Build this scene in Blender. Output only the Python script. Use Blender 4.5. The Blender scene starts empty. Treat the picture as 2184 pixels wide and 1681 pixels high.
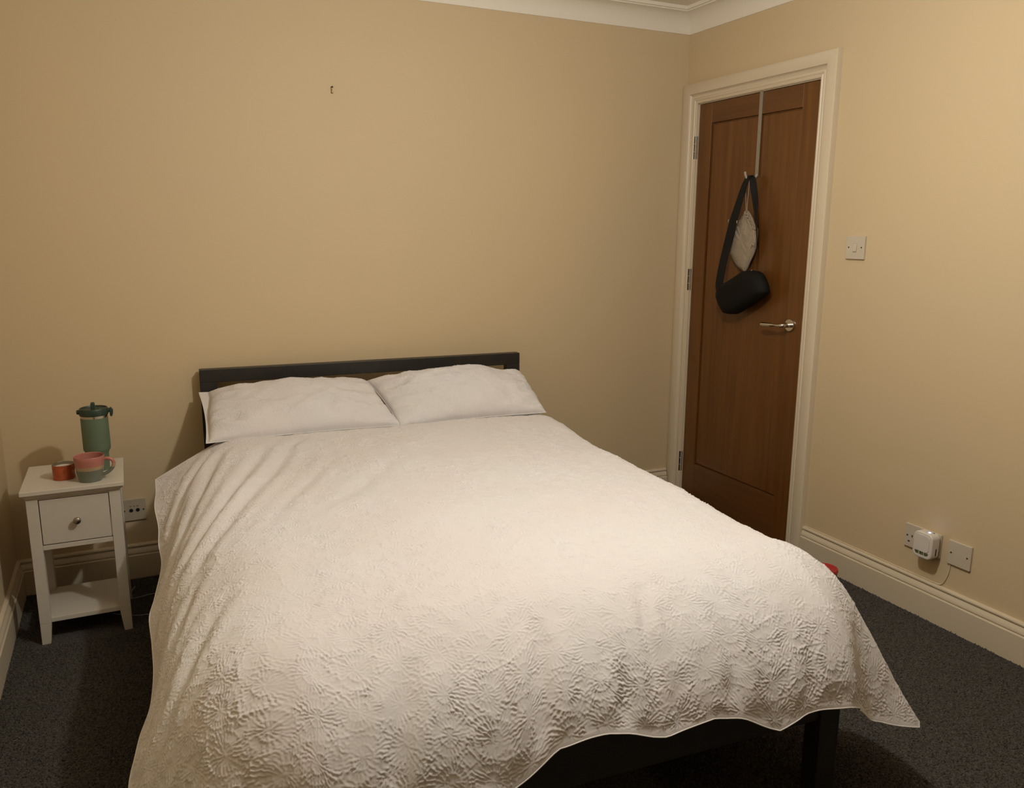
import bpy, math, random
import numpy as np
from mathutils import Matrix, Vector
random.seed(5)
rng = np.random.default_rng(7)
scene = bpy.context.scene
COL = scene.collection

# ------------------------------------------------------------------ camera, world, exposure
CAM = dict(loc=(-2.5115, -3.365, 1.3655), yaw=0.4411, pitch=-0.2014, roll=0.0056, f=1733.16)
def make_camera():
    y, p, r = CAM['yaw'], CAM['pitch'], CAM['roll']
    fwd = Vector((math.sin(y) * math.cos(p), math.cos(y) * math.cos(p), math.sin(p)))
    r0 = Vector((math.cos(y), -math.sin(y), 0)); u0 = r0.cross(fwd)
    rt = r0 * math.cos(r) + u0 * math.sin(r); up = u0 * math.cos(r) - r0 * math.sin(r)
    cd = bpy.data.cameras.new('camera'); cd.sensor_fit = 'HORIZONTAL'; cd.sensor_width = 36
    cd.lens = CAM['f'] / 2184 * 36; cd.clip_start = 0.02
    co = bpy.data.objects.new('camera', cd); COL.objects.link(co)
    m = Matrix((rt, up, -fwd)).transposed().to_4x4(); m.translation = Vector(CAM['loc'])
    co.matrix_world = m; scene.camera = co
make_camera()
wd = bpy.data.worlds.new('world'); scene.world = wd; wd.use_nodes = True
wd.node_tree.nodes['Background'].inputs[0].default_value = (1, 0.8, 0.6, 1)
wd.node_tree.nodes['Background'].inputs[1].default_value = 0.0
BULB = (-1.49, -1.93, 2.04); BULB_POWER = 51; BULB_COLOR = (1.0, 0.965, 0.90); BULB_RADIUS = 0.04
scene.view_settings.view_transform = 'Standard'; scene.view_settings.look = 'None'
scene.view_settings.exposure = 0.0; scene.view_settings.gamma = 1.0; scene.view_settings.use_curve_mapping = False

# ------------------------------------------------------------------ materials
def material(name, color, rough=0.5, metal=0.0, spec=0.5, noise=None, bump=None, sheen=0.0, emit=None, coat=0.0):
    """noise=(scale, color2, amount, detail); bump=(scale, strength, distance)"""
    m = bpy.data.materials.new(name); m.use_nodes = True
    nt = m.node_tree; b = nt.nodes['Principled BSDF']
    b.inputs['Base Color'].default_value = (*color, 1); b.inputs['Roughness'].default_value = rough
    b.inputs['Metallic'].default_value = metal; b.inputs['Specular IOR Level'].default_value = spec
    b.inputs['Sheen Weight'].default_value = sheen; b.inputs['Coat Weight'].default_value = coat
    tc = nt.nodes.new('ShaderNodeTexCoord')
    if noise:
        n = nt.nodes.new('ShaderNodeTexNoise'); n.inputs['Scale'].default_value = noise[0]
        n.inputs['Detail'].default_value = noise[3] if len(noise) > 3 else 3
        nt.links.new(tc.outputs['Object'], n.inputs['Vector'])
        r = nt.nodes.new('ShaderNodeValToRGB'); r.color_ramp.elements[0].position = 0.5 - noise[2]; r.color_ramp.elements[1].position = 0.5 + noise[2]
        r.color_ramp.elements[0].color = (*color, 1); r.color_ramp.elements[1].color = (*noise[1], 1)
        nt.links.new(n.outputs['Fac'], r.inputs['Fac']); nt.links.new(r.outputs['Color'], b.inputs['Base Color'])
    if bump:
        n = nt.nodes.new('ShaderNodeTexNoise'); n.inputs['Scale'].default_value = bump[0]; n.inputs['Detail'].default_value = 4
        nt.links.new(tc.outputs['Object'], n.inputs['Vector'])
        bp = nt.nodes.new('ShaderNodeBump'); bp.inputs['Strength'].default_value = bump[1]; bp.inputs['Distance'].default_value = bump[2]
        nt.links.new(n.outputs['Fac'], bp.inputs['Height']); nt.links.new(bp.outputs['Normal'], b.inputs['Normal'])
    if emit:
        b.inputs['Emission Color'].default_value = (*emit[0], 1); b.inputs['Emission Strength'].default_value = emit[1]
    return m

def wood_material(name, c1, c2, axis):
    """oak veneer: streaks stretched along one axis"""
    m = material(name, c1, 0.34, spec=0.6)
    nt = m.node_tree; b = nt.nodes['Principled BSDF']; tc = nt.nodes['Texture Coordinate']
    mp = nt.nodes.new('ShaderNodeMapping'); s = [42, 42, 42]; s[axis] = 1.6; mp.inputs['Scale'].default_value = s
    n = nt.nodes.new('ShaderNodeTexNoise'); n.inputs['Scale'].default_value = 1.0; n.inputs['Detail'].default_value = 6; n.inputs['Roughness'].default_value = 0.65; n.inputs['Distortion'].default_value = 0.6
    r = nt.nodes.new('ShaderNodeValToRGB'); r.color_ramp.elements[0].position = 0.3; r.color_ramp.elements[1].position = 0.72
    r.color_ramp.elements[0].color = (*c1, 1); r.color_ramp.elements[1].color = (*c2, 1)
    nt.links.new(tc.outputs['Object'], mp.inputs['Vector']); nt.links.new(mp.outputs['Vector'], n.inputs['Vector'])
    nt.links.new(n.outputs['Fac'], r.inputs['Fac']); nt.links.new(r.outputs['Color'], b.inputs['Base Color'])
    bp = nt.nodes.new('ShaderNodeBump'); bp.inputs['Strength'].default_value = 0.12; bp.inputs['Distance'].default_value = 0.001
    nt.links.new(n.outputs['Fac'], bp.inputs['Height']); nt.links.new(bp.outputs['Normal'], b.inputs['Normal'])
    return m

def banded_material(name, bands, rough=0.3):
    """glaze bands by height: [(z, colour)...] constant steps, object space"""
    m = material(name, bands[0][1], rough); nt = m.node_tree; b = nt.nodes['Principled BSDF']; tc = nt.nodes['Texture Coordinate']
    sx = nt.nodes.new('ShaderNodeSeparateXYZ'); nt.links.new(tc.outputs['Object'], sx.inputs[0])
    mr = nt.nodes.new('ShaderNodeMapRange'); mr.inputs['From Max'].default_value = 0.1; nt.links.new(sx.outputs['Z'], mr.inputs['Value'])
    r = nt.nodes.new('ShaderNodeValToRGB'); r.color_ramp.interpolation = 'CONSTANT'
    els = r.color_ramp.elements
    while len(els) < len(bands): els.new(0.5)
    for e, (z, c) in zip(els, bands): e.position = z / 0.1; e.color = (*c, 1)
    nt.links.new(mr.outputs[0], r.inputs['Fac']); nt.links.new(r.outputs['Color'], b.inputs['Base Color'])
    return m

M = {}
M['wall'] = material('cream_emulsion', (0.62, 0.488, 0.300), 0.62, spec=0.3, noise=(1.6, (0.605, 0.480, 0.306), 0.2, 2), bump=(260, 0.12, 0.001))
M['ceiling'] = material('ceiling_paint', (0.82, 0.765, 0.66), 0.8, bump=(220, 0.1, 0.001))
M['trim'] = material('cream_gloss_paint', (0.63, 0.535, 0.395), 0.38, bump=(60, 0.05, 0.002))
M['carpet'] = None
M['oak_v'] = wood_material('oak_vertical', (0.100, 0.035, 0.006), (0.175, 0.068, 0.0135), 2)
M['oak_h'] = wood_material('oak_horizontal', (0.100, 0.036, 0.008), (0.155, 0.062, 0.015), 1)
M['frame'] = material('black_brown_lacquer', (0.012, 0.011, 0.010), 0.42, noise=(30, (0.018, 0.016, 0.014), 0.2), bump=(90, 0.05, 0.001))
M['duvet'] = material('white_seersucker_cotton', (0.670, 0.652, 0.646), 0.9, spec=0.2, sheen=0.1, noise=(3.2, (0.672, 0.630, 0.620), 0.14, 2), bump=(900, 0.25, 0.0006))
M['lining'] = material('white_plain_cotton', (0.70, 0.68, 0.655), 0.9, spec=0.2, bump=(700, 0.2, 0.0005))
M['sheet'] = material('white_sheet', (0.68, 0.66, 0.63), 0.9, spec=0.2, bump=(60, 0.2, 0.004))
M['white_paint'] = material('white_painted_wood', (0.60, 0.555, 0.475), 0.45, noise=(40, (0.585, 0.54, 0.46), 0.2), bump=(150, 0.05, 0.0006))
M['nickel'] = material('brushed_nickel', (0.36, 0.31, 0.25), 0.34, metal=1.0, bump=(300, 0.05, 0.0003))
M['chrome'] = material('polished_chrome', (0.72, 0.69, 0.63), 0.12, metal=1.0, noise=(20, (0.68, 0.65, 0.6), 0.2))
M['hinge'] = material('dull_steel_hinge', (0.085, 0.078, 0.066), 0.25, metal=1.0, noise=(60, (0.06, 0.055, 0.046), 0.2))
M['steel_strap'] = material('satin_steel', (0.42, 0.40, 0.36), 0.4, metal=0.7, noise=(60, (0.38, 0.36, 0.32), 0.2))
M['plastic'] = material('white_plastic', (0.57, 0.50, 0.40), 0.35, noise=(15, (0.555, 0.485, 0.385), 0.2))
M['plastic_bright'] = material('bright_white_plastic', (0.68, 0.635, 0.57), 0.32, noise=(15, (0.665, 0.62, 0.555), 0.2))
M['shaded_plastic'] = material('shaded_white_plastic', (0.46, 0.395, 0.29), 0.4, noise=(15, (0.445, 0.38, 0.275), 0.2))  # white plastic darkened to stand in for the bed's shadow on the aerial plate
M['hole'] = material('black_hole', (0.006, 0.005, 0.005), 0.7, noise=(80, (0.01, 0.009, 0.008), 0.2))
M['tumbler'] = material('sage_powder_coat', (0.112, 0.158, 0.098), 0.5, noise=(500, (0.122, 0.170, 0.107), 0.2), bump=(900, 0.1, 0.0003))
M['lid'] = material('dark_green_plastic', (0.020, 0.042, 0.029), 0.42, noise=(60, (0.024, 0.048, 0.034), 0.2))
M['steel'] = material('stainless_steel', (0.62, 0.58, 0.52), 0.22, metal=1.0, noise=(200, (0.56, 0.52, 0.47), 0.2))
M['mug'] = banded_material('two_tone_glaze', [(0, (0.155, 0.168, 0.132)), (0.0405, (0.40, 0.285, 0.165)), (0.052, (0.44, 0.168, 0.135))])
M['tin'] = material('orange_lacquered_tin', (0.46, 0.105, 0.036), 0.3, metal=0.35, noise=(25, (0.40, 0.09, 0.032), 0.2))
M['wax'] = material('pale_wax', (0.62, 0.57, 0.48), 0.45, noise=(40, (0.58, 0.53, 0.45), 0.2))
M['bag'] = material('black_nylon', (0.0055, 0.0045, 0.0038), 0.75, spec=0.2, noise=(200, (0.0075, 0.0062, 0.005), 0.2), bump=(1200, 0.3, 0.0004))
M['strap'] = material('black_webbing', (0.009, 0.0085, 0.0075), 0.75, spec=0.2, noise=(300, (0.013, 0.012, 0.011), 0.2), bump=(900, 0.4, 0.0004))
M['pouch'] = material('beige_linen', (0.34, 0.275, 0.20), 0.9, spec=0.2, noise=(120, (0.29, 0.232, 0.168), 0.2), bump=(700, 0.5, 0.0008))
M['cord'] = material('natural_cotton_cord', (0.44, 0.35, 0.25), 0.9, noise=(300, (0.44, 0.35, 0.25), 0.2))
M['red_lid'] = material('red_plastic', (0.42, 0.022, 0.022), 0.35, noise=(40, (0.38, 0.02, 0.02), 0.2))
M['dark_jar'] = material('dark_plastic', (0.03, 0.027, 0.025), 0.3, noise=(40, (0.038, 0.034, 0.03), 0.2))
M['painted_cable'] = material('cream_painted_cable', (0.70, 0.58, 0.40), 0.5, noise=(60, (0.66, 0.54, 0.37), 0.2))
M['white_cable'] = material('white_cable', (0.42, 0.41, 0.40), 0.5, noise=(60, (0.38, 0.37, 0.36), 0.2))
M['window_green'] = material('smoked_green_window', (0.05, 0.055, 0.025), 0.2, noise=(180, (0.16, 0.17, 0.08), 0.12))
M['led'] = material('blue_indicator', (0.3, 0.45, 1.0), 0.4, emit=((0.16, 0.30, 1.0), 24.0))
M['old_screw'] = material('bare_metal_hook', (0.85, 0.72, 0.48), 0.35, metal=0.3, noise=(200, (0.7, 0.58, 0.38), 0.2))

def carpet_material():
    m = material('charcoal_carpet', (0.03, 0.029, 0.027), 1.0, spec=0.1, sheen=0.1)
    nt = m.node_tree; b = nt.nodes['Principled BSDF']; tc = nt.nodes['Texture Coordinate']
    n = nt.nodes.new('ShaderNodeTexNoise'); n.inputs['Scale'].default_value = 150; n.inputs['Detail'].default_value = 5; n.inputs['Roughness'].default_value = 0.75
    r = nt.nodes.new('ShaderNodeValToRGB'); r.color_ramp.elements[0].position = 0.36; r.color_ramp.elements[1].position = 0.68
    r.color_ramp.elements[0].color = (0.014, 0.0115, 0.009, 1); r.color_ramp.elements[1].color = (0.135, 0.115, 0.090, 1)
    n2 = nt.nodes.new('ShaderNodeTexVoronoi'); n2.inputs['Scale'].default_value = 190
    bp = nt.nodes.new('ShaderNodeBump'); bp.inputs['Strength'].default_value = 0.9; bp.inputs['Distance'].default_value = 0.006
    for q in (n, n2): nt.links.new(tc.outputs['Object'], q.inputs['Vector'])
    nt.links.new(n.outputs['Fac'], r.inputs['Fac']); nt.links.new(r.outputs['Color'], b.inputs['Base Color'])
    ad = nt.nodes.new('ShaderNodeMath'); ad.operation = 'SUBTRACT'
    nt.links.new(n.outputs['Fac'], ad.inputs[0]); nt.links.new(n2.outputs['Distance'], ad.inputs[1])
    nt.links.new(ad.outputs[0], bp.inputs['Height']); nt.links.new(bp.outputs['Normal'], b.inputs['Normal'])
    return m
M['carpet'] = carpet_material()

# ------------------------------------------------------------------ mesh helpers
class MB:
    def __init__(s): s.v = []; s.f = []
    def add(s, vs, fs):
        o = len(s.v); s.v += [tuple(map(float, q)) for q in vs]; s.f += [tuple(i + o for i in q) for q in fs]; return s
    def box(s, a, b):
        (x0, y0, z0), (x1, y1, z1) = [tuple(map(min, zip(a, b))), tuple(map(max, zip(a, b)))]
        return s.add([(x0, y0, z0), (x1, y0, z0), (x1, y1, z0), (x0, y1, z0), (x0, y0, z1), (x1, y0, z1), (x1, y1, z1), (x0, y1, z1)],
                     [(0, 3, 2, 1), (4, 5, 6, 7), (0, 1, 5, 4), (1, 2, 6, 5), (2, 3, 7, 6), (3, 0, 4, 7)])
    def frustum(s, lo, hi, z0, z1):
        """lo/hi = (x0,y0,x1,y1)"""
        return s.add([(lo[0], lo[1], z0), (lo[2], lo[1], z0), (lo[2], lo[3], z0), (lo[0], lo[3], z0), (hi[0], hi[1], z1), (hi[2], hi[1], z1), (hi[2], hi[3], z1), (hi[0], hi[3], z1)],
                     [(0, 3, 2, 1), (4, 5, 6, 7), (0, 1, 5, 4), (1, 2, 6, 5), (2, 3, 7, 6), (3, 0, 4, 7)])
    def grid(s, P, close_u=False, close_v=False):
        """P array (nu, nv, 3)"""
        nu, nv = P.shape[:2]; f = []
        for i in range(nu if close_u else nu - 1):
            for j in range(nv if close_v else nv - 1):
                a, b = i, (i + 1) % nu; c, d = j, (j + 1) % nv
                f.append((a * nv + c, b * nv + c, b * nv + d, a * nv + d))
        return s.add(P.reshape(-1, 3), f)
    def lathe(s, prof, n=40, center=(0, 0, 0), axis='z', cap=True):
        P = np.zeros((n, len(prof), 3)); t = np.linspace(0, 2 * math.pi, n, endpoint=False)
        for j, (r, z) in enumerate(prof):
            c, d = r * np.cos(t), r * np.sin(t)
            P[:, j] = {'z': np.stack([c, d, c * 0 + z], 1), 'x': np.stack([c * 0 + z, c, d], 1), 'y': np.stack([d, c * 0 + z, c], 1)}[axis]
        P += np.array(center); o = len(s.v); s.grid(P, close_u=True); k = len(prof)
        if cap:
            if prof[0][0] > 1e-6: s.f.append(tuple(o + i * k for i in reversed(range(n))))
            if prof[-1][0] > 1e-6: s.f.append(tuple(o + i * k + k - 1 for i in range(n)))
        return s
    def tube(s, path, r, n=8, cap=True, flat=None):
        """r a number or list; flat=(rx, ry) makes a ribbon section with up vector z"""
        p = np.array(path, float); k = len(p); rr = np.broadcast_to(np.array(r, float), (k,))
        t = np.gradient(p, axis=0); t /= np.linalg.norm(t, axis=1)[:, None] + 1e-12
        a = np.array((0, 0, 1.0)) if abs(t[0][2]) < 0.9 else np.array((1.0, 0, 0))
        P = np.zeros((k, n, 3)); ang = np.linspace(0, 2 * math.pi, n, endpoint=False)
        for i in range(k):
            a = a - t[i] * (a @ t[i]); a /= np.linalg.norm(a); b = np.cross(t[i], a)
            P[i] = p[i] + rr[i] * (np.cos(ang)[:, None] * a + np.sin(ang)[:, None] * b)
        o = len(s.v); s.grid(P, close_v=True)
        if cap: s.f.append(tuple(o + j for j in reversed(range(n)))); s.f.append(tuple(o + (k - 1) * n + j for j in range(n)))
        return s
    def prism(s, poly, lo, hi, axis):
        """poly of 2-D points in the two other axes (order: remaining axes ascending)"""
        def mk(q, h):
            return {0: (h, q[0], q[1]), 1: (q[0], h, q[1]), 2: (q[0], q[1], h)}[axis]
        n = len(poly); fs = [tuple(reversed(range(n))), tuple(range(n, 2 * n))] + [(i, (i + 1) % n, n + (i + 1) % n, n + i) for i in range(n)]
        return s.add([mk(q, lo) for q in poly] + [mk(q, hi) for q in poly], fs)
    def build(s, name, mat, parent=None, bevel=0, seg=2, smooth=True, angle=35, loc=None, rotz=0, sub=0):
        me = bpy.data.meshes.new(name); me.from_pydata(s.v, [], s.f); me.update()
        import bmesh
        bm = bmesh.new(); bm.from_mesh(me); bmesh.ops.recalc_face_normals(bm, faces=bm.faces); bm.to_mesh(me); bm.free()
        if smooth:
            me.polygons.foreach_set('use_smooth', [True] * len(me.polygons)); me.set_sharp_from_angle(angle=math.radians(angle))
        me.materials.append(mat)
        o = bpy.data.objects.new(name, me); COL.objects.link(o)
        if parent: o.parent = parent
        if loc: o.location = loc
        if rotz: o.rotation_euler = (0, 0, rotz)
        if bevel:
            b = o.modifiers.new('bevel', 'BEVEL'); b.width = bevel; b.segments = seg; b.limit_method = 'ANGLE'; b.angle_limit = math.radians(30); b.harden_normals = True
        if sub:
            b = o.modifiers.new('sub', 'SUBSURF'); b.levels = sub; b.render_levels = sub
        return o

def tag(o, label=None, cat=None, group=None, kind=None):
    if label: o['label'] = label
    if cat: o['category'] = cat
    if group: o['group'] = group
    if kind: o['kind'] = kind
    return o
def thing(name, label, cat, loc=(0, 0, 0), rotz=0, group=None):
    o = bpy.data.objects.new(name, None); COL.objects.link(o); o.location = loc; o.rotation_euler = (0, 0, rotz); o.empty_display_size = 0.1
    return tag(o, label, cat, group)
def smoothstep(x, a, b):
    t = np.clip((x - a) / (b - a), 0, 1); return t * t * (3 - 2 * t)
def spline(pts, n=24):
    """Catmull-Rom through points"""
    p = np.array(pts, float); p = np.vstack([2 * p[0] - p[1], p, 2 * p[-1] - p[-2]]); out = []
    k = len(p) - 3
    for i in range(k):
        a, b, c, d = p[i:i + 4]
        for t in np.linspace(0, 1, n, endpoint=(i == k - 1)):
            out.append(0.5 * ((2 * b) + (-a + c) * t + (2 * a - 5 * b + 4 * c - d) * t * t + (-a + 3 * b - 3 * c + d) * t ** 3))
    return np.array(out)
def closed_spline(pts, n=6):
    p = np.array(pts, float); k = len(p); out = []
    for i in range(k):
        a, b, c, d = p[i - 1], p[i], p[(i + 1) % k], p[(i + 2) % k]
        for t in np.linspace(0, 1, n, endpoint=False):
            out.append(0.5 * ((2 * b) + (-a + c) * t + (2 * a - 5 * b + 4 * c - d) * t * t + (-a + 3 * b - 3 * c + d) * t ** 3))
    return np.array(out)
def rrect(cy, cz, w, h, r, n=8):
    out = []
    for sx, sz, a0 in ((1, 1, 0), (-1, 1, 90), (-1, -1, 180), (1, -1, 270)):
        for t in np.linspace(0, 90, n):
            a = math.radians(a0 + t); out.append((cy + sx * (w / 2 - r) + r * math.cos(a), cz + sz * (h / 2 - r) + r * math.sin(a)))
    return out
def vnoise(a, b, scale, seed):
    """smooth value noise in -1..1"""
    g = np.random.default_rng(seed).uniform(-1, 1, (64, 64)); x = a / scale; y = b / scale
    i = np.floor(x).astype(int); j = np.floor(y).astype(int); fx = x - i; fy = y - j
    fx = fx * fx * (3 - 2 * fx); fy = fy * fy * (3 - 2 * fy); i %= 64; j %= 64; i1 = (i + 1) % 64; j1 = (j + 1) % 64
    return (g[i, j] * (1 - fx) + g[i1, j] * fx) * (1 - fy) + (g[i, j1] * (1 - fx) + g[i1, j1] * fx) * fy

# ------------------------------------------------------------------ the room
XL, YF, ZC = -2.965, -5.2, 2.365         # left wall, front wall, ceiling (right wall x = 0, back wall y = 0)
DL, DR, DT = -0.096, -0.858, 1.944       # door opening
FLOOR = tag(MB().box((XL - 0.1, YF - 0.1, -0.1), (0.1, 0.1, 0)).build('floor', M['carpet'], smooth=False), kind='structure')
tag(MB().box((XL - 0.1, YF - 0.1, ZC), (0.1, 0.1, ZC + 0.1)).build('ceiling', M['ceiling'], smooth=False), kind='structure')
tag(MB().box((XL - 0.1, 0, 0), (0.1, 0.1, ZC)).build('wall_back', M['wall'], smooth=False), kind='structure')
tag(MB().box((XL - 0.1, YF, 0), (XL, 0, ZC)).build('wall_left', M['wall'], smooth=False), kind='structure')
tag(MB().box((XL - 0.1, YF - 0.1, 0), (0.1, YF, ZC)).build('wall_front', M['wall'], smooth=False), kind='structure')
w = MB().box((0, DL, 0), (0.1, 0, ZC)).box((0, YF, 0), (0.1, DR, ZC)).box((0, DR, DT), (0.1, DL, ZC))
tag(w.build('wall_right', M['wall'], smooth=False), kind='structure')

# carpet pile: short leaning tufts over the parts of the floor in view
def carpet_pile():
    sp = 0.0069; pts = []
    for x0, x1, y0, y1 in ((-1.40, -0.022, -3.0, -0.95), (-1.02, -0.022, -0.95, -0.024), (XL + 0.022, -2.22, -2.3, -0.024)):
        gx, gy = np.meshgrid(np.arange(x0, x1, sp), np.arange(y0, y1, sp), indexing='ij'); pts.append(np.column_stack([gx.ravel(), gy.ravel()]))
    p = np.vstack(pts)
    p = p[~((p[:, 0] > -2.885) & (p[:, 0] < -2.565) & (p[:, 1] > -0.49) & (p[:, 1] < -0.16))]; n = len(p); r_ = np.random.default_rng(3)
    p = p + r_.uniform(-0.003, 0.003, p.shape); rad = r_.uniform(0.0030, 0.0050, n); hh = r_.uniform(0.003, 0.0075, n); ang = r_.uniform(0, 6.28, n)
    lean = r_.normal(0, 0.0022, (n, 2)); V = np.zeros((n, 5, 3))
    for k in range(4):
        V[:, k, 0] = p[:, 0] + rad * np.cos(ang + k * math.pi / 2); V[:, k, 1] = p[:, 1] + rad * np.sin(ang + k * math.pi / 2); V[:, k, 2] = 0.0
    V[:, 4, :2] = p + lean; V[:, 4, 2] = hh
    base = np.arange(n)[:, None] * 5; tri = np.array([[0, 1, 4], [1, 2, 4], [2, 3, 4], [3, 0, 4]])
    F = (base[:, :, None] + tri[None]).reshape(-1)
    me = bpy.data.meshes.new('carpet_pile'); me.vertices.add(n * 5); me.vertices.foreach_set('co', V.reshape(-1).astype(np.float32))
    nf = n * 4; me.loops.add(nf * 3); me.loops.foreach_set('vertex_index', F.astype(np.int32)); me.polygons.add(nf); me.polygons.foreach_set('loop_start', (np.arange(nf) * 3).astype(np.int32))
    me.update(calc_edges=True); me.materials.append(M['carpet']); o = bpy.data.objects.new('carpet_pile', me); COL.objects.link(o)
    o.parent = FLOOR; tag(o, 'short charcoal carpet pile covering the floor around the bed', kind='stuff')
carpet_pile()

# skirting: (projection, height)
SK = [(0, 0), (0.021, 0), (0.021, 0.0945), (0.0185, 0.0975), (0.0150, 0.0975), (0.0150, 0.100), (0.0178, 0.103), (0.0172, 0.108), (0.0145, 0.114), (0.0115, 0.119), (0.0095, 0.1225), (0.0080, 0.1225), (0.0080, 0.1255), (0.0125, 0.1285), (0.0128, 0.1330), (0.0105, 0.1370), (0.004, 0.139), (0, 0.139)]
def skirting(name, side, a, b):
    m = MB(); n = len(SK); vs = []
    for e in (a, b):
        for d, z in SK:
            vs.append({'back': (e, -d, z), 'right': (-d, e, z), 'left': (XL + d, e, z), 'front': (e, YF + d, z)}[side])
    m.add(vs, [(i, i + 1, n + i + 1, n + i) for i in range(n - 1)] + [tuple(range(n)), tuple(range(2 * n - 1, n - 1, -1))])
    return tag(m.build(name, M['trim'], angle=30), kind='structure')
skirting('baseboard_back', 'back', XL, -0.032)
skirting('baseboard_right', 'right', DR - 0.09, YF)
skirting('baseboard_left', 'left', 0, YF)
skirting('baseboard_front', 'front', XL, 0)

# plaster cornice around the room
CP = [(0, 2.266), (0.004, 2.266), (0.006, 2.272)] + [(0.078 - 0.072 * math.cos(t), 2.274 + 0.072 * math.sin(t)) for t in np.linspace(0.02, math.pi / 2, 10)] + [(0.080, 2.351), (0.090, 2.351), (0.092, 2.365), (0, 2.365)]
P = np.zeros((4, len(CP), 3))
for j, (d, z) in enumerate(CP):
    P[:, j] = [(XL + d, YF + d, z), (-d, YF + d, z), (-d, -d, z), (XL + d, -d, z)]
tag(MB().grid(P, close_u=True, close_v=True).build('trim_1', M['ceiling'], angle=30), kind='structure')

# door architrave, (distance from opening, projection)
AP = [(0.0, -0.002), (0.0, 0.010), (0.004, 0.013), (0.009, 0.0135), (0.012, 0.011), (0.0135, 0.011), (0.016, 0.014), (0.020, 0.0152), (0.0235, 0.0145), (0.026, 0.0125), (0.031, 0.0135), (0.038, 0.0180), (0.0425, 0.0235), (0.0435, 0.0270), (0.047, 0.0285), (0.086, 0.0285), (0.091, 0.026), (0.0925, 0.020), (0.0925, -0.002)]
P = np.zeros((4, len(AP), 3))
for j, (wd_, t) in enumerate(AP):
    P[:, j] = [(-t, DL + wd_, 0), (-t, DL + wd_, DT + wd_), (-t, DR - wd_, DT + wd_), (-t, DR - wd_, 0)]
tag(MB().grid(P, close_v=True).build('trim_2', M['trim'], angle=28), kind='structure')
# door lining behind the architrave
w = MB().box((0.0, DL, 0), (0.098, DL - 0.004, DT)).box((0.0, DR, 0), (0.098, DR + 0.004, DT)).box((0.0, DL, DT), (0.098, DR, DT - 0.003))
tag(w.build('trim_3', M['trim'], smooth=False), kind='structure')

# oak door
door = bpy.data.objects.new('door_1', None); COL.objects.link(door); door.location = (0, DL, 0); tag(door, 'oak veneer bedroom door with one tall flat panel', kind='structure')
dw = DL - DR; g = 0.005
PL, PR, PB, PT = -0.094, -0.662, 0.205, 1.849      # panel edges relative to the hinge side
f0, f1 = 0.003, 0.038
MB().box((f0, -g, 0.008), (f1, PL, DT - 0.005)).build('stile', M['oak_v'], door, bevel=0.0012)
MB().box((f0, PR, 0.008), (f1, -dw + g, DT - 0.005)).build('stile', M['oak_v'], door, bevel=0.0012)
MB().box((f0 + 0.0003, PL, PT), (f1, PR, DT - 0.005)).build('top_rail', M['oak_h'], door, bevel=0.0012)
MB().box((f0 + 0.0003, PL, 0.008), (f1, PR, PB)).build('bottom_rail', M['oak_h'], door, bevel=0.0012)
MB().box((f0 + 0.013, PL + 0.002, PB - 0.002), (f1 - 0.012, PR - 0.002, PT + 0.002)).box((f0 + 0.007, PL - 0.006, PB + 0.006), (f0 + 0.014, PR + 0.006, PT - 0.006)).build('panel', M['oak_v'], door, bevel=0.003)
for z in (1.745, 1.123, 0.198):
    h = MB(); 
    for k in range(3):
        h.lathe([(0.0, -0.052 + k * 0.035), (0.0062, -0.052 + k * 0.035), (0.0062, -0.052 + k * 0.035 + 0.0335), (0.0, -0.052 + k * 0.035 + 0.0335)], 14, center=(-0.0075, 0.006, z))
    h.box((-0.0015, -0.003, z - 0.052), (0.001, 0.015, z + 0.052))
    h.build('hinge', M['hinge'], door)
hd = MB().lathe([(0, 0.004), (0.0265, 0.004), (0.0265, -0.004), (0.0245, -0.0075), (0, -0.0075)], 36, axis='x', center=(0, -0.686, 0.972)).build('handle', M['chrome'], door)
lv = spline([(-0.006, -0.686, 0.972), (-0.030, -0.686, 0.9715), (-0.043, -0.678, 0.971), (-0.048, -0.655, 0.970), (-0.049, -0.62, 0.968), (-0.049, -0.585, 0.9665), (-0.048, -0.560, 0.9660)], 8)
tt = np.linspace(0, 1, len(lv)); rad = 0.0100 - 0.0048 * np.exp(-((tt - 0.52) / 0.13) ** 2) - 0.001 * tt; rad[-3:] *= (0.95, 0.8, 0.45)
MB().tube(lv, rad, 14).build('lever', M['chrome'], hd)

# ------------------------------------------------------------------ pendant lamp above the bed (lights the room)
lamp = thing('pendant_lamp', 'bare bulb pendant lamp hanging from the ceiling over the bed', 'lamp', (BULB[0], BULB[1], ZC))
dz = BULB[2] - ZC
MB().lathe([(0.0, 0), (0.045, 0), (0.045, -0.008), (0.02, -0.026), (0, -0.026)], 28).build('ceiling_rose', M['plastic'], lamp)
MB().tube([(0, 0, -0.02), (0, 0, dz + 0.095)], 0.0032, 8).build('cord', M['plastic'], lamp)
MB().lathe([(0.0, dz + 0.105), (0.012, dz + 0.10), (0.018, dz + 0.085), (0.019, dz + 0.05), (0.0, dz + 0.05)], 20).build('lamp_holder', M['plastic'], lamp)
ld = bpy.data.lights.new('bulb', 'POINT'); ld.energy = BULB_POWER; ld.color = BULB_COLOR; ld.shadow_soft_size = BULB_RADIUS
lo = bpy.data.objects.new('bulb', ld); COL.objects.link(lo); lo.parent = lamp; lo.location = (0, 0, dz)

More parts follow.
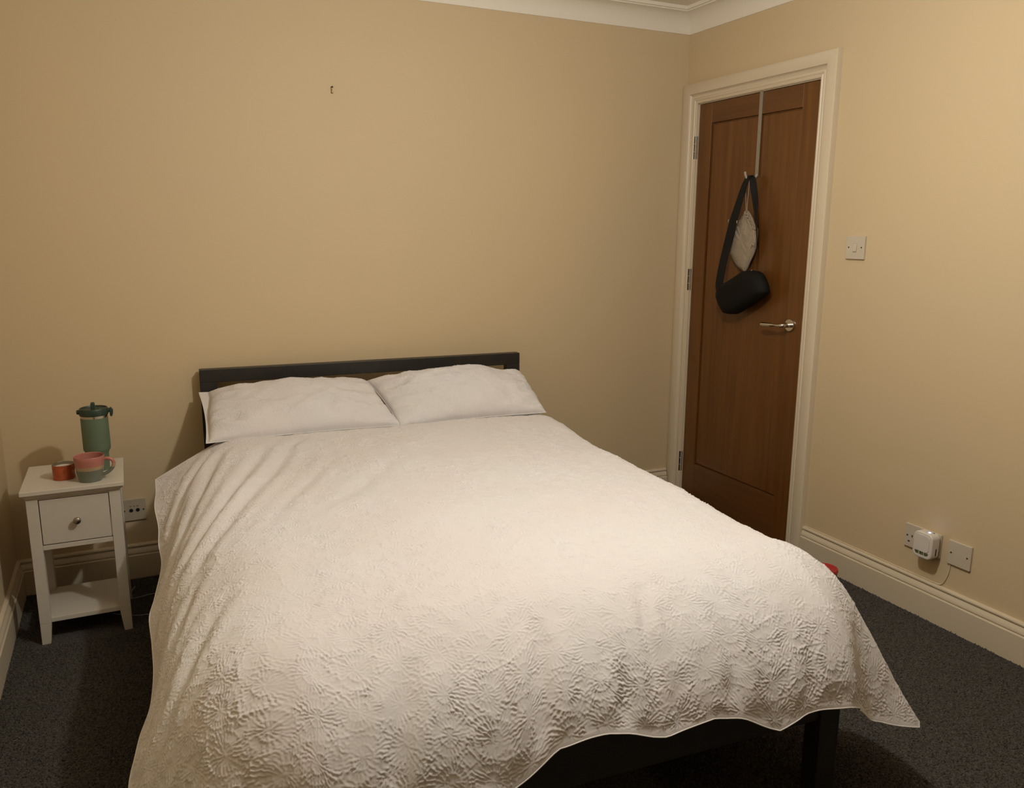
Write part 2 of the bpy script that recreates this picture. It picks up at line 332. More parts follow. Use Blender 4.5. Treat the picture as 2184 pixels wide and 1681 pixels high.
# ------------------------------------------------------------------ bed (local x across, -y towards the foot)
BO, BR = (-2.286, -0.062, 0.0), math.radians(-3.5)
BW, BL = 1.335, 2.0
bed = thing('bed_frame', 'black wooden double bed frame with open rail headboard', 'bed', BO, BR)
T = 0.04
MB().box((0, 0, 0), (0.062, T, 0.771)).build('headboard_post', M['frame'], bed, bevel=0.002)
MB().box((BW - 0.062, 0, 0), (BW, T, 0.771)).build('headboard_post', M['frame'], bed, bevel=0.002)
MB().box((0, 0, 0.771), (BW, T, 0.822)).build('headboard_top_rail', M['frame'], bed, bevel=0.002)
MB().box((0.062, 0.004, 0.36), (BW - 0.062, T - 0.004, 0.46)).build('headboard_lower_rail', M['frame'], bed, bevel=0.002)
for x0, x1 in ((0.0, 0.028), (BW - 0.028, BW)):
    MB().box((x0, 0, 0.245), (x1, -BL + 0.06, 0.36)).build('side_rail', M['frame'], bed, bevel=0.002)
MB().box((0.058, -BL + 0.006, 0.245), (BW - 0.058, -BL + 0.034, 0.36)).build('foot_rail', M['frame'], bed, bevel=0.002)
for x0, x1 in ((0.0, 0.058), (BW - 0.058, BW)):
    MB().box((x0, -BL, 0), (x1, -BL + 0.05, 0.362)).build('leg', M['frame'], bed, bevel=0.0025)
MB().box((0.64, -0.02, 0.27), (0.69, -BL + 0.034, 0.315)).build('centre_beam', M['frame'], bed, bevel=0.002)
for k in range(13):
    y = -0.10 - k * 0.145
    MB().box((0.028, y, 0.315), (BW - 0.028, y - 0.07, 0.33)).build('slat', M['oak_h'], bed)

mt = MB().box((0.032, -0.012, 0.331), (BW - 0.032, -BL + 0.07, 0.520)).build('mattress', M['sheet'], bevel=0.07, seg=5, loc=BO, rotz=BR)
tag(mt, 'white sheeted mattress lying on the black bed frame', 'mattress')

# ------------------------------------------------------------------ puckered star pattern shared by duvet and pillowcases
def stars(a, b, cell=0.080, n=22, amp=0.0027):
    wa = a + 0.0022 * vnoise(a, b, 0.011, 1) + 0.005 * vnoise(a, b, 0.05, 2)
    wb = b + 0.0022 * vnoise(a, b, 0.011, 3) + 0.005 * vnoise(a, b, 0.05, 4)
    ia, ib = np.round(wa / cell), np.round(wb / cell); x = wa - ia * cell; y = wb - ib * cell
    r = np.hypot(x, y); th = np.arctan2(y, x) + 0.9 * np.sin(ia * 12.9 + ib * 78.2)
    # three bands of petals: the number of ridges doubles outwards, every band ends in a scalloped ridge
    r1 = cell * 0.20 * (1 + 0.16 * np.abs(np.cos(n / 4 * th))); r2 = cell * 0.40 * (1 + 0.14 * np.abs(np.cos(n / 2 * th)))
    wob = 0.7 * np.sin(r * 620 + ia * 3 + ib * 5) + 1.2 * vnoise(a, b, 0.016, 12)
    ridge = lambda p, k: np.abs(np.cos(p)) ** k
    rays = np.where(r < r1, ridge((n / 2 * th + wob * 0.4) / 2, 5), np.where(r < r2, ridge((n * th + wob) / 2, 5), ridge((n * 1.5 * th + wob) / 2, 4)))
    rays *= smoothstep(r, 0.001, 0.007) * np.clip(0.75 + 0.8 * vnoise(a, b, 0.017, 13), 0.1, 1.4)
    arc = (0.8 * np.exp(-((r - r1) / 0.0016) ** 2) + np.exp(-((r - r2) / 0.0018) ** 2)) * np.clip(0.55 + 0.9 * vnoise(a, b, 0.018, 6), 0, 1.3)
    e = np.minimum(cell / 2 - np.abs(x), cell / 2 - np.abs(y))
    edge = np.exp(-(e / 0.0026) ** 2) * np.clip(0.35 + 1.5 * vnoise(a, b, 0.024, 5), 0, 1.5)
    dg = np.abs(np.abs(x) + np.abs(y) - cell * 0.80)         # small plaited lozenges where four stars meet
    loz = np.exp(-(dg / 0.002) ** 2) * np.clip(0.5 + vnoise(a, b, 0.02, 14), 0, 1.2)
    h = 0.85 * rays + 0.6 * arc + 0.5 * edge + 0.5 * loz + 0.5 * np.exp(-(r / 0.003) ** 2)
    mod = 0.85 + 0.35 * vnoise(a, b, 0.11, 9)
    return amp * mod * (h - 0.45) + 0.0012 * vnoise(a, b, 0.035, 11)

# ------------------------------------------------------------------ duvet: a flat sheet laid slightly askew, draped over the mattress edges
DW, DLN = 2.0, 2.02
BETA = math.radians(4.5)
FRC = np.array((1.635, 2.262)); EA = np.array((math.cos(BETA), math.sin(BETA))); EB = np.array((-math.sin(BETA), math.cos(BETA)))
X0, X1, Y1, ZT = 0.15, 1.275, 1.75, 0.605
VALLEYS = [  # (polyline in bed coordinates, depth, half width)
    ([(0.33, 0.40), (0.283, 0.477), (0.175, 0.788), (0.046, 1.085), (-0.06, 1.26), (-0.20, 1.45)], 0.010, 0.020),
    ([(0.20, 0.46), (0.152, 0.613), (0.026, 0.94), (-0.10, 1.15), (-0.26, 1.36)], 0.013, 0.020),
    ([(0.60, 0.74), (0.50, 0.88), (0.40, 1.03), (0.28, 1.17)], 0.0045, 0.024),
    ([(0.06, 0.42), (-0.02, 0.65), (-0.10, 0.90), (-0.23, 1.10)], 0.014, 0.020),
    ([(0.02, 0.36), (-0.09, 0.56), (-0.20, 0.78)], 0.014, 0.018),
    ([(0.40, 0.66), (0.30, 0.86), (0.20, 1.05), (0.12, 1.25)], 0.005, 0.018),
    ([(-0.02, 1.25), (-0.14, 1.48), (-0.30, 1.70)], 0.010, 0.022),
    ([(0.02, 1.50), (-0.12, 1.75), (-0.30, 1.95)], 0.010, 0.024),
    ([(0.86, 1.86), (0.82, 1.98), (0.81, 2.10)], 0.008, 0.014),
    ([(0.60, 1.90), (0.56, 2.05), (0.53, 2.20)], 0.012, 0.022),
    ([(1.00, 1.94), (1.00, 2.08), (0.97, 2.22)], 0.010, 0.02),
    ([(0.33, 1.93), (0.28, 2.06), (0.24, 2.20)], 0.012, 0.022),
    ([(0.75, 2.02), (0.70, 2.25)], 0.010, 0.018),
    ([(1.20, 2.06), (1.16, 2.30)], 0.008, 0.02)]
def seg_dist(U, V, pl):
    d = np.full(U.shape, 9.0); tpos = np.zeros(U.shape); L = len(pl) - 1
    for i in range(L):
        a = np.array(pl[i]); b = np.array(pl[i + 1]); ab = b - a
        t = np.clip(((U - a[0]) * ab[0] + (V - a[1]) * ab[1]) / (ab @ ab), 0, 1)
        q = np.hypot(U - a[0] - t * ab[0], V - a[1] - t * ab[1]); s = q < d
        d = np.where(s, q, d); tpos = np.where(s, (i + t) / L, tpos)
    return d, tpos
def drape(a, b):
    """flat duvet coordinates -> bed coordinates (x across, y towards foot, z)"""
    U = FRC[0] - (DW - a) * EA[0] - (DLN - b) * EB[0]
    vh = 0.30 - 0.12 * smoothstep(a, 0.22, 0.5)
    vf = np.interp(U, [-0.4, 0.2, 0.36, 0.467, 0.575, 0.68, 0.81, 0.93, 1.0, 1.087, 1.16, 1.3, 1.635], [2.155, 2.185, 2.199, 2.215, 2.162, 2.162, 2.189, 2.174, 2.194, 2.227, 2.209, 2.222, 2.236]) + 0.006 * vnoise(a + 2, a * 0, 0.07, 61)
    V = vh + (vf - vh) * b / DLN
    left = U < 0.6675
    ox = np.where(left, np.maximum(X0 - U, 0), np.maximum(U - X1, 0)); oy = np.maximum(V - Y1, 0)
    s = np.hypot(ox, oy); ph = np.degrees(np.arctan2(oy, ox))
    # direction and hang angle around the corner
    al_left = 28 + 36 * smoothstep(V, 0.2, 1.0) + 6 * np.cos((V - 1.45) * 2 * math.pi / 0.7) * smoothstep(V, 0.7, 1.0) + 3 * vnoise(V * 1.0 + 5, V * 0, 0.11, 51)
    al_right = 72 + 5 * np.sin(V * 2 * math.pi / 0.5)
    al_foot = 72 + 8 * vnoise(U + 7, U * 0, 0.16, 52) + 5 * vnoise(U + 7, U * 0, 0.07, 53)
    kr = [0, 25, 53, 64, 74, 90]
    po_r = np.interp(ph, kr, [0, 12, 45, 58, 76, 90]); po_l = np.interp(ph, kr, [0, 20, 46, 60, 76, 90])
    wf = smoothstep(ph, 62, 90); ws = 1 - smoothstep(ph, 0, 40)
    mid_r = np.interp(ph, kr, [72, 66, 58, 70, 84, 76]); mid_l = np.interp(ph, kr, [64, 62, 60, 63, 68, 72])
    al = np.where(left, al_left * ws + mid_l * (1 - ws - wf) + al_foot * wf, al_right * ws + mid_r * (1 - ws - wf) + al_foot * wf)
    po = np.radians(np.where(left, po_l, po_r)); al = np.radians(np.clip(al, 20, 95))
    R = np.where(left, 0.30, np.interp(ph, [0, 25, 53, 66, 76, 90], [0.10, 0.17, 0.26, 0.25, 0.27, 0.33])) * (1 - wf) + 0.33 * wf
    s0 = R * al; bend = np.minimum(s, s0); ex = np.maximum(s - s0, 0)
    h = R * np.sin(bend / R) + ex * np.cos(al); d = R * (1 - np.cos(bend / R)) + ex * np.sin(al)
    sg = np.where(left, -1.0, 1.0)
    x = np.clip(U, X0, X1) + sg * h * np.cos(po); y = np.minimum(V, Y1) + h * np.sin(po)
    xc = np.clip(U, X0, X1); yc = np.minimum(V, Y1)
    loft = 0.016 * np.sin(np.clip((xc - X0) / (X1 - X0), 0, 1) * math.pi) * smoothstep(yc, 0.25, 0.7)
    z = ZT + loft - d + 0.006 * vnoise(U + 3, V + 3, 0.27, 21) + 0.004 * vnoise(U + 3, V + 3, 0.13, 22)
    z = z + 0.022 * (1 - smoothstep(yc, 0.28, 0.75)) - 0.055 * (1 - smoothstep(yc, 0.20, 0.37)) * smoothstep(a, 0.3, 0.5)
    return x, y, z, U, V, s
def surface(nu, nv, fine):
    a, b = np.meshgrid(np.linspace(0, DW, nu), np.linspace(0, DLN, nv), indexing='ij')
    x, y, z, U, V, s = drape(a, b)
    P = np.stack([x, -y, z], -1)
    N = -np.cross(np.gradient(P, axis=0), np.gradient(P, axis=1)); N /= np.linalg.norm(N, axis=-1)[..., None] + 1e-12
    e = np.minimum(np.minimum(a, DW - a), np.minimum(b, DLN - b))
    disp = np.zeros_like(a)
    for pl, dep, wid in VALLEYS:
        d, t = seg_dist(U, V, pl); env = np.sin(np.clip(t, 0.0, 1) * math.pi) ** 0.6
        disp -= 0.78 * dep * env * (np.exp(-(d / wid) ** 2) - 0.55 * np.exp(-((d - 2.1 * wid) / (1.1 * wid)) ** 2))
    disp *= smoothstep(e, 0, 0.06)
    if fine:
        disp = disp + stars(a, b) * smoothstep(e, 0.004, 0.016)
    return a, b, P, N, e, disp
def fast_mesh(name, P, mat, parent=None, smooth=True):
    nu, nv = P.shape[:2]; me = bpy.data.meshes.new(name)
    idx = np.arange(nu * nv).reshape(nu, nv)
    q = np.stack([idx[:-1, :-1], idx[1:, :-1], idx[1:, 1:], idx[:-1, 1:]], -1).reshape(-1)
    nf = (nu - 1) * (nv - 1)
    me.vertices.add(nu * nv); me.vertices.foreach_set('co', P.reshape(-1).astype(np.float32))
    me.loops.add(nf * 4); me.loops.foreach_set('vertex_index', q.astype(np.int32))
    me.polygons.add(nf); me.polygons.foreach_set('loop_start', (np.arange(nf) * 4).astype(np.int32))
    me.polygons.foreach_set('use_smooth', np.ones(nf, bool)); me.update(calc_edges=True); me.validate()
    me.materials.append(mat); o = bpy.data.objects.new(name, me); COL.objects.link(o)
    if parent: o.parent = parent
    return o
duvet = thing('duvet', 'white puckered floral duvet spread over the bed, corner hanging at the foot', 'duvet', BO, BR)
a, b, P, N, e, disp = surface(985, 995, True)
fast_mesh('cover', P + N * disp[..., None], M['duvet'], duvet)
a, b, P2, N2, e2, disp2 = surface(150, 150, False)
th2 = 0.034 * smoothstep(e2, -0.005, 0.12)
fast_mesh('underside', P2 + N2 * (disp2 - th2 - 0.0015)[..., None], M['lining'], duvet)
rim = np.concatenate([P2[:, 0], P2[-1, 1:], P2[::-1, -1][1:], P2[0, ::-1][1:-1]])
rim = np.vstack([rim, rim[:1]])
MB().tube(rim, 0.0014, 6, cap=False).build('hem', M['lining'], duvet)

# ------------------------------------------------------------------ pillows
def pillow(name, label, corners, thick, seed, flap=0.0, sag=0.0):
    """corners BL, BR, TR, TL in bed coordinates (x, towards foot, z)"""
    root = thing(name, label, 'pillow', BO, BR, 'pillows against the headboard')
    c = np.array(corners, float); nu, nv = 300, 190
    def pts(nu, nv):
        u, v = np.meshgrid(np.linspace(-1, 1, nu), np.linspace(-1, 1, nv), indexing='ij')
        pu = u * (1 - 0.03 * (1 - v ** 2)); pv = v * (1 - 0.06 * (1 - u ** 2))
        fu, fv = (pu + 1) / 2, (pv + 1) / 2
        B = (c[0] * ((1 - fu) * (1 - fv))[..., None] + c[1] * (fu * (1 - fv))[..., None] + c[2] * (fu * fv)[..., None] + c[3] * ((1 - fu) * fv)[..., None])
        ex = c[1] - c[0]; ey = c[3] - c[0]; nn = np.cross(ex * np.array((1, -1, 1)), ey * np.array((1, -1, 1))); nn /= np.linalg.norm(nn)
        if nn[2] < 0: nn = -nn
        fl = flap * (0.25 + 0.75 * smoothstep(v, -0.2, 0.9)); uf = np.clip((u + 1 - fl) / (2 - fl) * 2 - 1, -1, 1)
        t = (np.clip(1 - np.abs(uf) ** 2.4, 0, 1) * np.clip(1 - np.abs(v) ** 2.2, 0, 1)) ** 0.45
        W = B.copy(); W[..., 1] *= -1
        return u, v, W, nn, t
    u, v, W, nn, t = pts(nu, nv)
    a, b = (u + 1) * 0.36, (v + 1) * 0.24
    wr = 0.010 * vnoise(a + seed, b + seed, 0.14, 30 + seed) + 0.005 * vnoise(a + seed, b + seed, 0.05, 40 + seed)
    cr = 0.006 * np.sin(70 * (b + 0.5 * a)) * np.exp(-((u + 0.86) / 0.2) ** 2) + 0.006 * np.sin(60 * (b - 0.6 * a)) * np.exp(-((u - 0.9) / 0.16) ** 2)
    h = thick * t * (1 + 0.12 * v) + (wr + cr) * np.clip(t * 1.6, 0, 1)
    fin = stars(a + seed, b, cell=0.06, n=18, amp=0.003) * smoothstep(t, 0.03, 0.25)
    fast_mesh('pillowcase', W + (h + fin)[..., None] * nn, M['duvet'], root)
    u, v, W, nn, t = pts(60, 40)
    fast_mesh('underside', W - (0.55 * thick * t + 0.001)[..., None] * nn, M['lining'], root)
    rim = np.concatenate([W[:, 0], W[-1, 1:], W[::-1, -1][1:], W[0, ::-1][1:-1]]); rim = np.vstack([rim, rim[:1]])
    MB().tube(rim, 0.0018, 6, cap=False).build('seam', M['lining'], root)
    return root
pillow('pillow', 'white puckered pillow nearest the bedside table with a loose case corner', [(0.004, 0.350, 0.619), (0.716, 0.306, 0.613), (0.650, 0.012, 0.732), (-0.006, 0.012, 0.737)], 0.090, 2, flap=0.10)
pillow('pillow', 'plumper white puckered pillow nearest the door', [(0.708, 0.316, 0.610), (1.322, 0.322, 0.620), (1.315, 0.065, 0.738), (0.645, 0.016, 0.742)], 0.104, 5)

# ------------------------------------------------------------------ bedside table
NX, NY = -2.7235, -0.325
ns = thing('bedside_table', 'small white bedside table with one drawer and low shelf', 'table', (NX, NY, 0))
hw = 0.137; yf, yb = -0.140, 0.135          # leg outer faces
for sx in (-1, 1):
    for sy, y0 in ((-1, yf), (1, yb)):
        xo = sx * hw; xi = sx * (hw - 0.034); y1 = y0 - sy * 0.034
        m = MB().box((xo, y0, 0.072), (xi, y1, 0.510))
        lo = (min(xo, xo - sx * 0.026), min(y0, y0 - sy * 0.026), max(xo, xo - sx * 0.026), max(y0, y0 - sy * 0.026)); hi = (min(xo, xi), min(y0, y1), max(xo, xi), max(y0, y1))
        MB().frustum(lo, hi, 0.0, 0.072).add(m.v, m.f).build('leg', M['white_paint'], ns, bevel=0.0015)
top = MB().box((-0.1505, -0.160, 0.521), (0.1505, 0.160, 0.5355)).frustum((-0.136, -0.146, 0.136, 0.146), (-0.149, -0.1585, 0.149, 0.1585), 0.507, 0.521)
top.build('tabletop', M['white_paint'], ns, bevel=0.002)
MB().box((-hw + 0.004, yf + 0.034, 0.33), (-hw + 0.018, yb - 0.034, 0.509)).build('side_panel', M['white_paint'], ns)
MB().box((hw - 0.004, yf + 0.034, 0.33), (hw - 0.018, yb - 0.034, 0.509)).build('side_panel', M['white_paint'], ns)
MB().box((-hw + 0.034, yb - 0.006, 0.33), (hw - 0.034, yb - 0.02, 0.509)).build('back_panel', M['white_paint'], ns)
MB().box((-hw + 0.034, yf + 0.002, 0.499), (hw - 0.034, yf + 0.02, 0.509)).build('top_rail', M['white_paint'], ns, bevel=0.001)
MB().box((-hw + 0.034, yf + 0.002, 0.327), (hw - 0.034, yf + 0.022, 0.3425)).build('lower_rail', M['white_paint'], ns, bevel=0.0012)
dr = MB().box((-hw + 0.0365, yf + 0.003, 0.3455), (hw - 0.0365, yf + 0.02, 0.4965)).build('drawer', M['white_paint'], ns, bevel=0.0012)
MB().lathe([(0.0, 0.002), (0.006, 0.002), (0.005, -0.006), (0.0065, -0.010), (0.0108, -0.014), (0.0118, -0.018), (0.0105, -0.0225), (0.006, -0.0255), (0.0, -0.0262)], 26, axis='y', center=(0.0035, yf + 0.003, 0.4195)).build('knob', M['nickel'], dr)
MB().box((-hw + 0.006, yf + 0.008, 0.072), (hw - 0.006, yb - 0.006, 0.088)).build('shelf', M['white_paint'], ns, bevel=0.0015)
TZ = 0.5355

# tumbler
tb = thing('insulated_tumbler', 'sage green insulated tumbler with dark green straw lid', 'tumbler', (-2.649, -0.292, TZ))
MB().lathe([(0.0, 0), (0.033, 0), (0.0345, 0.003), (0.0352, 0.058), (0.037, 0.064), (0.0425, 0.072), (0.0432, 0.078), (0.0432, 0.186), (0.0, 0.186)], 48).build('body', M['tumbler'], tb)
MB().lathe([(0.0, 0.186), (0.0428, 0.186), (0.0428, 0.1945), (0.0, 0.1945)], 48).build('steel_rim', M['steel'], tb)
l = MB().lathe([(0.0, 0.1945), (0.0445, 0.1945), (0.0455, 0.198), (0.0452, 0.215), (0.0435, 0.2185), (0.0405, 0.2185), (0.039, 0.214), (0.0, 0.2125)], 48).build('lid', M['lid'], tb)
MB().prism([(-0.0065, 0.205), (0.0065, 0.205), (0.0068, 0.236), (0.005, 0.2415), (-0.005, 0.2415), (-0.0068, 0.236)], -0.036, -0.014, 1).build('straw_spout', M['lid'], l, bevel=0.002)
MB().box((0.0075, -0.03, 0.2128), (0.018, 0.0, 0.2145)).build('spout_recess', M['hole'], l, bevel=0.0005)
arc = [(0.0485 * math.cos(t), 0.0485 * math.sin(t), 0.2065 - 0.004 * math.sin(t)) for t in np.linspace(math.pi * 1.02, -0.02 * math.pi, 30)]
hm = MB().tube(arc, 0.0045, 10)
hm.build('carry_handle', M['lid'], tb)
for sx in (-1, 1):
    MB().lathe([(0.0, 0.0), (0.0078, 0.0), (0.0078, 0.006), (0.006, 0.008), (0, 0.008)] if sx > 0 else [(0.0, 0.0), (0.0078, 0.0), (0.0078, -0.006), (0.006, -0.008), (0, -0.008)], 20, axis='x', center=(sx * 0.0445, 0.0, 0.2065)).build('pivot', M['lid'], tb)
MB().prism([(0.0495, 0.214), (0.0545, 0.2155), (0.0605, 0.206), (0.0595, 0.196), (0.0565, 0.186), (0.0515, 0.184), (0.049, 0.190)], -0.010, 0.012, 1).build('handle_tab', M['lid'], tb, bevel=0.002)

# mug
mg = thing('mug', 'pink and grey green two tone mug with a cream band', 'mug', (-2.671, -0.421, TZ))
MB().lathe([(0.0, 0.001), (0.031, 0.001), (0.0345, 0.0), (0.0362, 0.004), (0.0368, 0.012), (0.0402, 0.03), (0.0432, 0.05), (0.0452, 0.07), (0.0460, 0.083), (0.0452, 0.0845), (0.0436, 0.083), (0.0425, 0.07), (0.0405, 0.05), (0.0375, 0.03), (0.034, 0.012), (0.028, 0.0075), (0.0, 0.0075)], 56).build('body', M['mug'], mg)
hp = spline([(0.040, -0.002, 0.067), (0.052, -0.004, 0.0705), (0.066, -0.006, 0.066), (0.0725, -0.007, 0.054), (0.068, -0.007, 0.038), (0.055, -0.005, 0.0245), (0.038, -0.003, 0.016)], 7)
MB().tube(hp, 0.0058, 12).build('handle', M['mug'], mg)

# candle tin
tn = thing('candle_tin', 'open orange metal candle tin with pale wax', 'candle', (-2.752, -0.362, TZ))
MB().lathe([(0.0, 0.0), (0.0325, 0.0), (0.0335, 0.002), (0.0335, 0.009), (0.0328, 0.0105), (0.0328, 0.0125), (0.0335, 0.014), (0.0338, 0.040), (0.0330, 0.0415), (0.0338, 0.043), (0.0338, 0.0495), (0.0330, 0.0503), (0.0322, 0.0495), (0.032, 0.02), (0.0, 0.02)], 48).build('tin', M['tin'], tn)
MB().lathe([(0.0317, 0.036), (0.0319, 0.0497), (0.0326, 0.0506), (0.0333, 0.0503), (0.0328, 0.049), (0.0322, 0.036)], 48, cap=False).build('rim', M['nickel'], tn)
MB().lathe([(0.0, 0.021), (0.0316, 0.021), (0.0316, 0.0400), (0.029, 0.0385), (0.0, 0.0385)], 40).build('wax', M['wax'], tn)

# ------------------------------------------------------------------ wall plates
def plate(name, label, cat, wall, c, w, h, d=0.009, mat='plastic'):
    root = thing(name, label, cat, c)
    if wall == 'right': m = MB().box((0, -w / 2, -h / 2), (-d, w / 2, h / 2))
    else: m = MB().box((-w / 2, 0, -h / 2), (w / 2, -d, h / 2))
    m.build('faceplate', M[mat], root, bevel=0.002, seg=3); return root
def disc(root, wall, a, z, r, d=0.009, name='screw', mat='hole', n=14):
    ax = 'x' if wall == 'right' else 'y'; pr = [(0, -d - 0.0006), (r, -d - 0.0006), (r, -d + 0.002), (0, -d + 0.002)]
    MB().lathe(pr, n, axis=ax, center=(0, a, z) if wall == 'right' else (a, 0, z)).build(name, M[mat], root)
def slot(root, a, z, w, h, d=0.009, name='socket_hole'):
    MB().box((-d - 0.0006, a - w / 2, z - h / 2), (-d + 0.002, a + w / 2, z + h / 2)).build(name, M['hole'], root)

sw = plate('light_switch', 'white single rocker light switch beside the door', 'switch', 'right', (0, -1.094, 1.300), 0.086, 0.086)
disc(sw, 'right', 0.030, 0.001, 0.0028); disc(sw, 'right', -0.030, 0.001, 0.0028)
MB().box((-0.0088, -0.0085, -0.017), (-0.0092, 0.0085, 0.017)).build('rocker_surround', M['steel_strap'], sw)
MB().add([(-0.009, -0.0075, -0.016), (-0.009, 0.0075, -0.016), (-0.009, 0.0075, 0.016), (-0.009, -0.0075, 0.016), (-0.0128, -0.0075, -0.014), (-0.0128, 0.0075, -0.014), (-0.0098, 0.0075, 0.015), (-0.0098, -0.0075, 0.015)],
         [(0, 3, 2, 1), (4, 5, 6, 7), (0, 1, 5, 4), (1, 2, 6, 5), (2, 3, 7, 6), (3, 0, 4, 7)]).build('rocker', M['plastic'], sw, bevel=0.001)

so = plate('double_socket', 'white double wall socket behind the plug-in unit', 'socket', 'right', (0, -1.509, 0.279), 0.146, 0.086)
for cy in (0.051,):
    slot(so, cy + 0.010, -0.001, 0.0056, 0.0058); slot(so, cy - 0.010, 0.0, 0.0044, 0.0085); slot(so, cy + 0.002, -0.0215, 0.0078, 0.0050)
pl = plate('blanking_plate', 'white square blanking plate with two screws above the skirting', 'wall plate', 'right', (0, -1.654, 0.276), 0.086, 0.086)
disc(pl, 'right', 0.030, 0.000, 0.0030); disc(pl, 'right', -0.030, 0.000, 0.0030)
tvp = plate('aerial_socket', 'white aerial wall plate with two round sockets beside the bedside table', 'socket', 'back', (-2.556, 0, 0.280), 0.087, 0.087, mat='shaded_plastic')
disc(tvp, 'back', -0.010, -0.002, 0.0072, name='aerial_hole', n=20); disc(tvp, 'back', 0.0135, -0.002, 0.0072, name='aerial_hole', n=20)
disc(tvp, 'back', -0.034, -0.002, 0.0032); disc(tvp, 'back', 0.034, -0.002, 0.0032)
for k, x in enumerate((-0.0115, 0.001, 0.0135)):
    MB().box((x - 0.0035, -0.0088, 0.0135), (x + 0.0035, -0.0093, 0.0155)).build('printed_mark', M['hole'], tvp)

# plug-in unit with a blue light
pu = thing('plug_in_unit', 'rounded white plug-in unit with green windows and a blue light', 'adapter', (0, -1.549, 0.283))
MB().prism(rrect(0, 0.004, 0.062, 0.066, 0.012), -0.009, -0.020, 0).build('plug_base', M['plastic'], pu, bevel=0.002)
MB().prism(rrect(0, 0, 0.076, 0.094, 0.020), -0.020, -0.060, 0).build('housing', M['plastic_bright'], pu, bevel=0.005, seg=4)
MB().prism(rrect(0, 0.008, 0.056, 0.062, 0.013), -0.058, -0.0622, 0).build('front_panel', M['plastic_bright'], pu, bevel=0.0016, seg=3)
for k in (-1, 0, 1):
    y = -k * 0.0185; w = 0.0155
    poly = [(y - w / 2, -0.0235), (y + w / 2, -0.0235), (y + w / 2, -0.034), (y - w / 2, -0.034)]
    if k == -1: poly = [(y - w / 2, -0.0235), (y + w / 2, -0.0235), (y + w / 2, -0.0275), (y + w / 2 - 0.006, -0.034), (y - w / 2, -0.034)]
    if k == 1: poly = [(y - w / 2, -0.0235), (y + w / 2, -0.0235), (y + w / 2, -0.034), (y - w / 2 + 0.005, -0.034), (y - w / 2, -0.029)]
    MB().prism(poly, -0.0585, -0.0608, 0).build('display_window', M['window_green'], pu)
MB().box((-0.034, -0.0385, -0.030), (-0.039, -0.0375, -0.005)).build('side_slot', M['hole'], pu)
MB().box((-0.030, -0.016, 0.0465), (-0.034, -0.024, 0.0474)).build('top_slot', M['hole'], pu)
MB().lathe([(0.0, 0.0465), (0.0042, 0.0465), (0.0036, 0.0478), (0, 0.0482)], 16, center=(-0.041, -0.010, 0)).build('indicator_light', M['led'], pu)

# painted-over cable
cb = spline([(-0.0025, -1.622, 0.236), (-0.0025, -1.620, 0.205), (-0.0025, -1.614, 0.178), (-0.0025, -1.604, 0.155), (-0.0025, -1.592, 0.1435), (-0.0035, -1.57, 0.1415), (-0.0035, -1.50, 0.1412), (-0.0035, -1.25, 0.1412), (-0.0035, -0.965, 0.1412)], 8)
tag(MB().tube(cb, 0.0022, 8).build('wall_cable', M['painted_cable']), 'thin cream painted cable running from the blanking plate along the skirting top', 'cable')

# ------------------------------------------------------------------ things on the door
# the over-door strap
hk = thing('over_door_hook', 'satin steel strap hook hanging over the top of the door', 'hook', (0, -0.518, 0))
MB().box((0.002, -0.0095, 1.590), (-0.0005, 0.0095, 1.9425)).build('strap', M['steel_strap'], hk)
MB().box((0.002, -0.0095, 1.9400), (0.042, 0.0095, 1.9425)).build('strap_top', M['steel_strap'], hk)
jh = spline([(-0.001, -0.004, 1.600), (-0.008, -0.004, 1.586), (-0.022, 0.002, 1.578), (-0.036, 0.012, 1.580), (-0.043, 0.019, 1.594), (-0.045, 0.022, 1.611)], 8)
MB().tube(jh, 0.0052, 10).build('hook_prong', M['steel_strap'], hk)

def inflate(outline, depth, x_mid, rings=7, power=0.5):
    """closed (y, z) outline -> puffy body centred on x_mid"""
    o = np.array(outline); c = o.mean(0); k = len(o); m = MB(); layers = []
    for sgn in (-1, 1):
        for q in (np.linspace(0, 0.97, rings) if sgn < 0 else np.linspace(0.97, 0, rings)):
            sc = q ** 0.8 if q > 0 else 0.02; xx = sgn * depth / 2 * (1 - q ** 3.2) ** power
            ring = c + (o - c) * max(sc, 0.02); layers.append(np.column_stack([np.full(k, x_mid + xx), ring]))
        if sgn < 0: layers.append(np.column_stack([np.full(k, x_mid), o]))
    P = np.array(layers); m.grid(P, close_v=True); n = len(layers)
    m.f.append(tuple(range(k))); m.f.append(tuple((n - 1) * k + i for i in reversed(range(k))))
    return m
bag = thing('sling_bag', 'black crossbody sling bag hanging by its wide strap from the door hook', 'bag', (0, -0.53, 1.09))
BY, BZ = -0.53, 1.09
def rel(pts): return [(y - BY, z - BZ) for y, z in pts]
bo = closed_spline(rel([(-0.431, 1.132), (-0.510, 1.172), (-0.545, 1.187), (-0.587, 1.192), (-0.629, 1.188), (-0.656, 1.172), (-0.680, 1.140), (-0.689, 1.117), (-0.684, 1.098), (-0.627, 1.059), (-0.518, 1.001), (-0.489, 0.992), (-0.430, 0.990), (-0.403, 1.008), (-0.371, 1.048), (-0.366, 1.075), (-0.380, 1.112)]), 4)
inflate(bo, 0.095, -0.050).build('bag_body', M['bag'], bag)
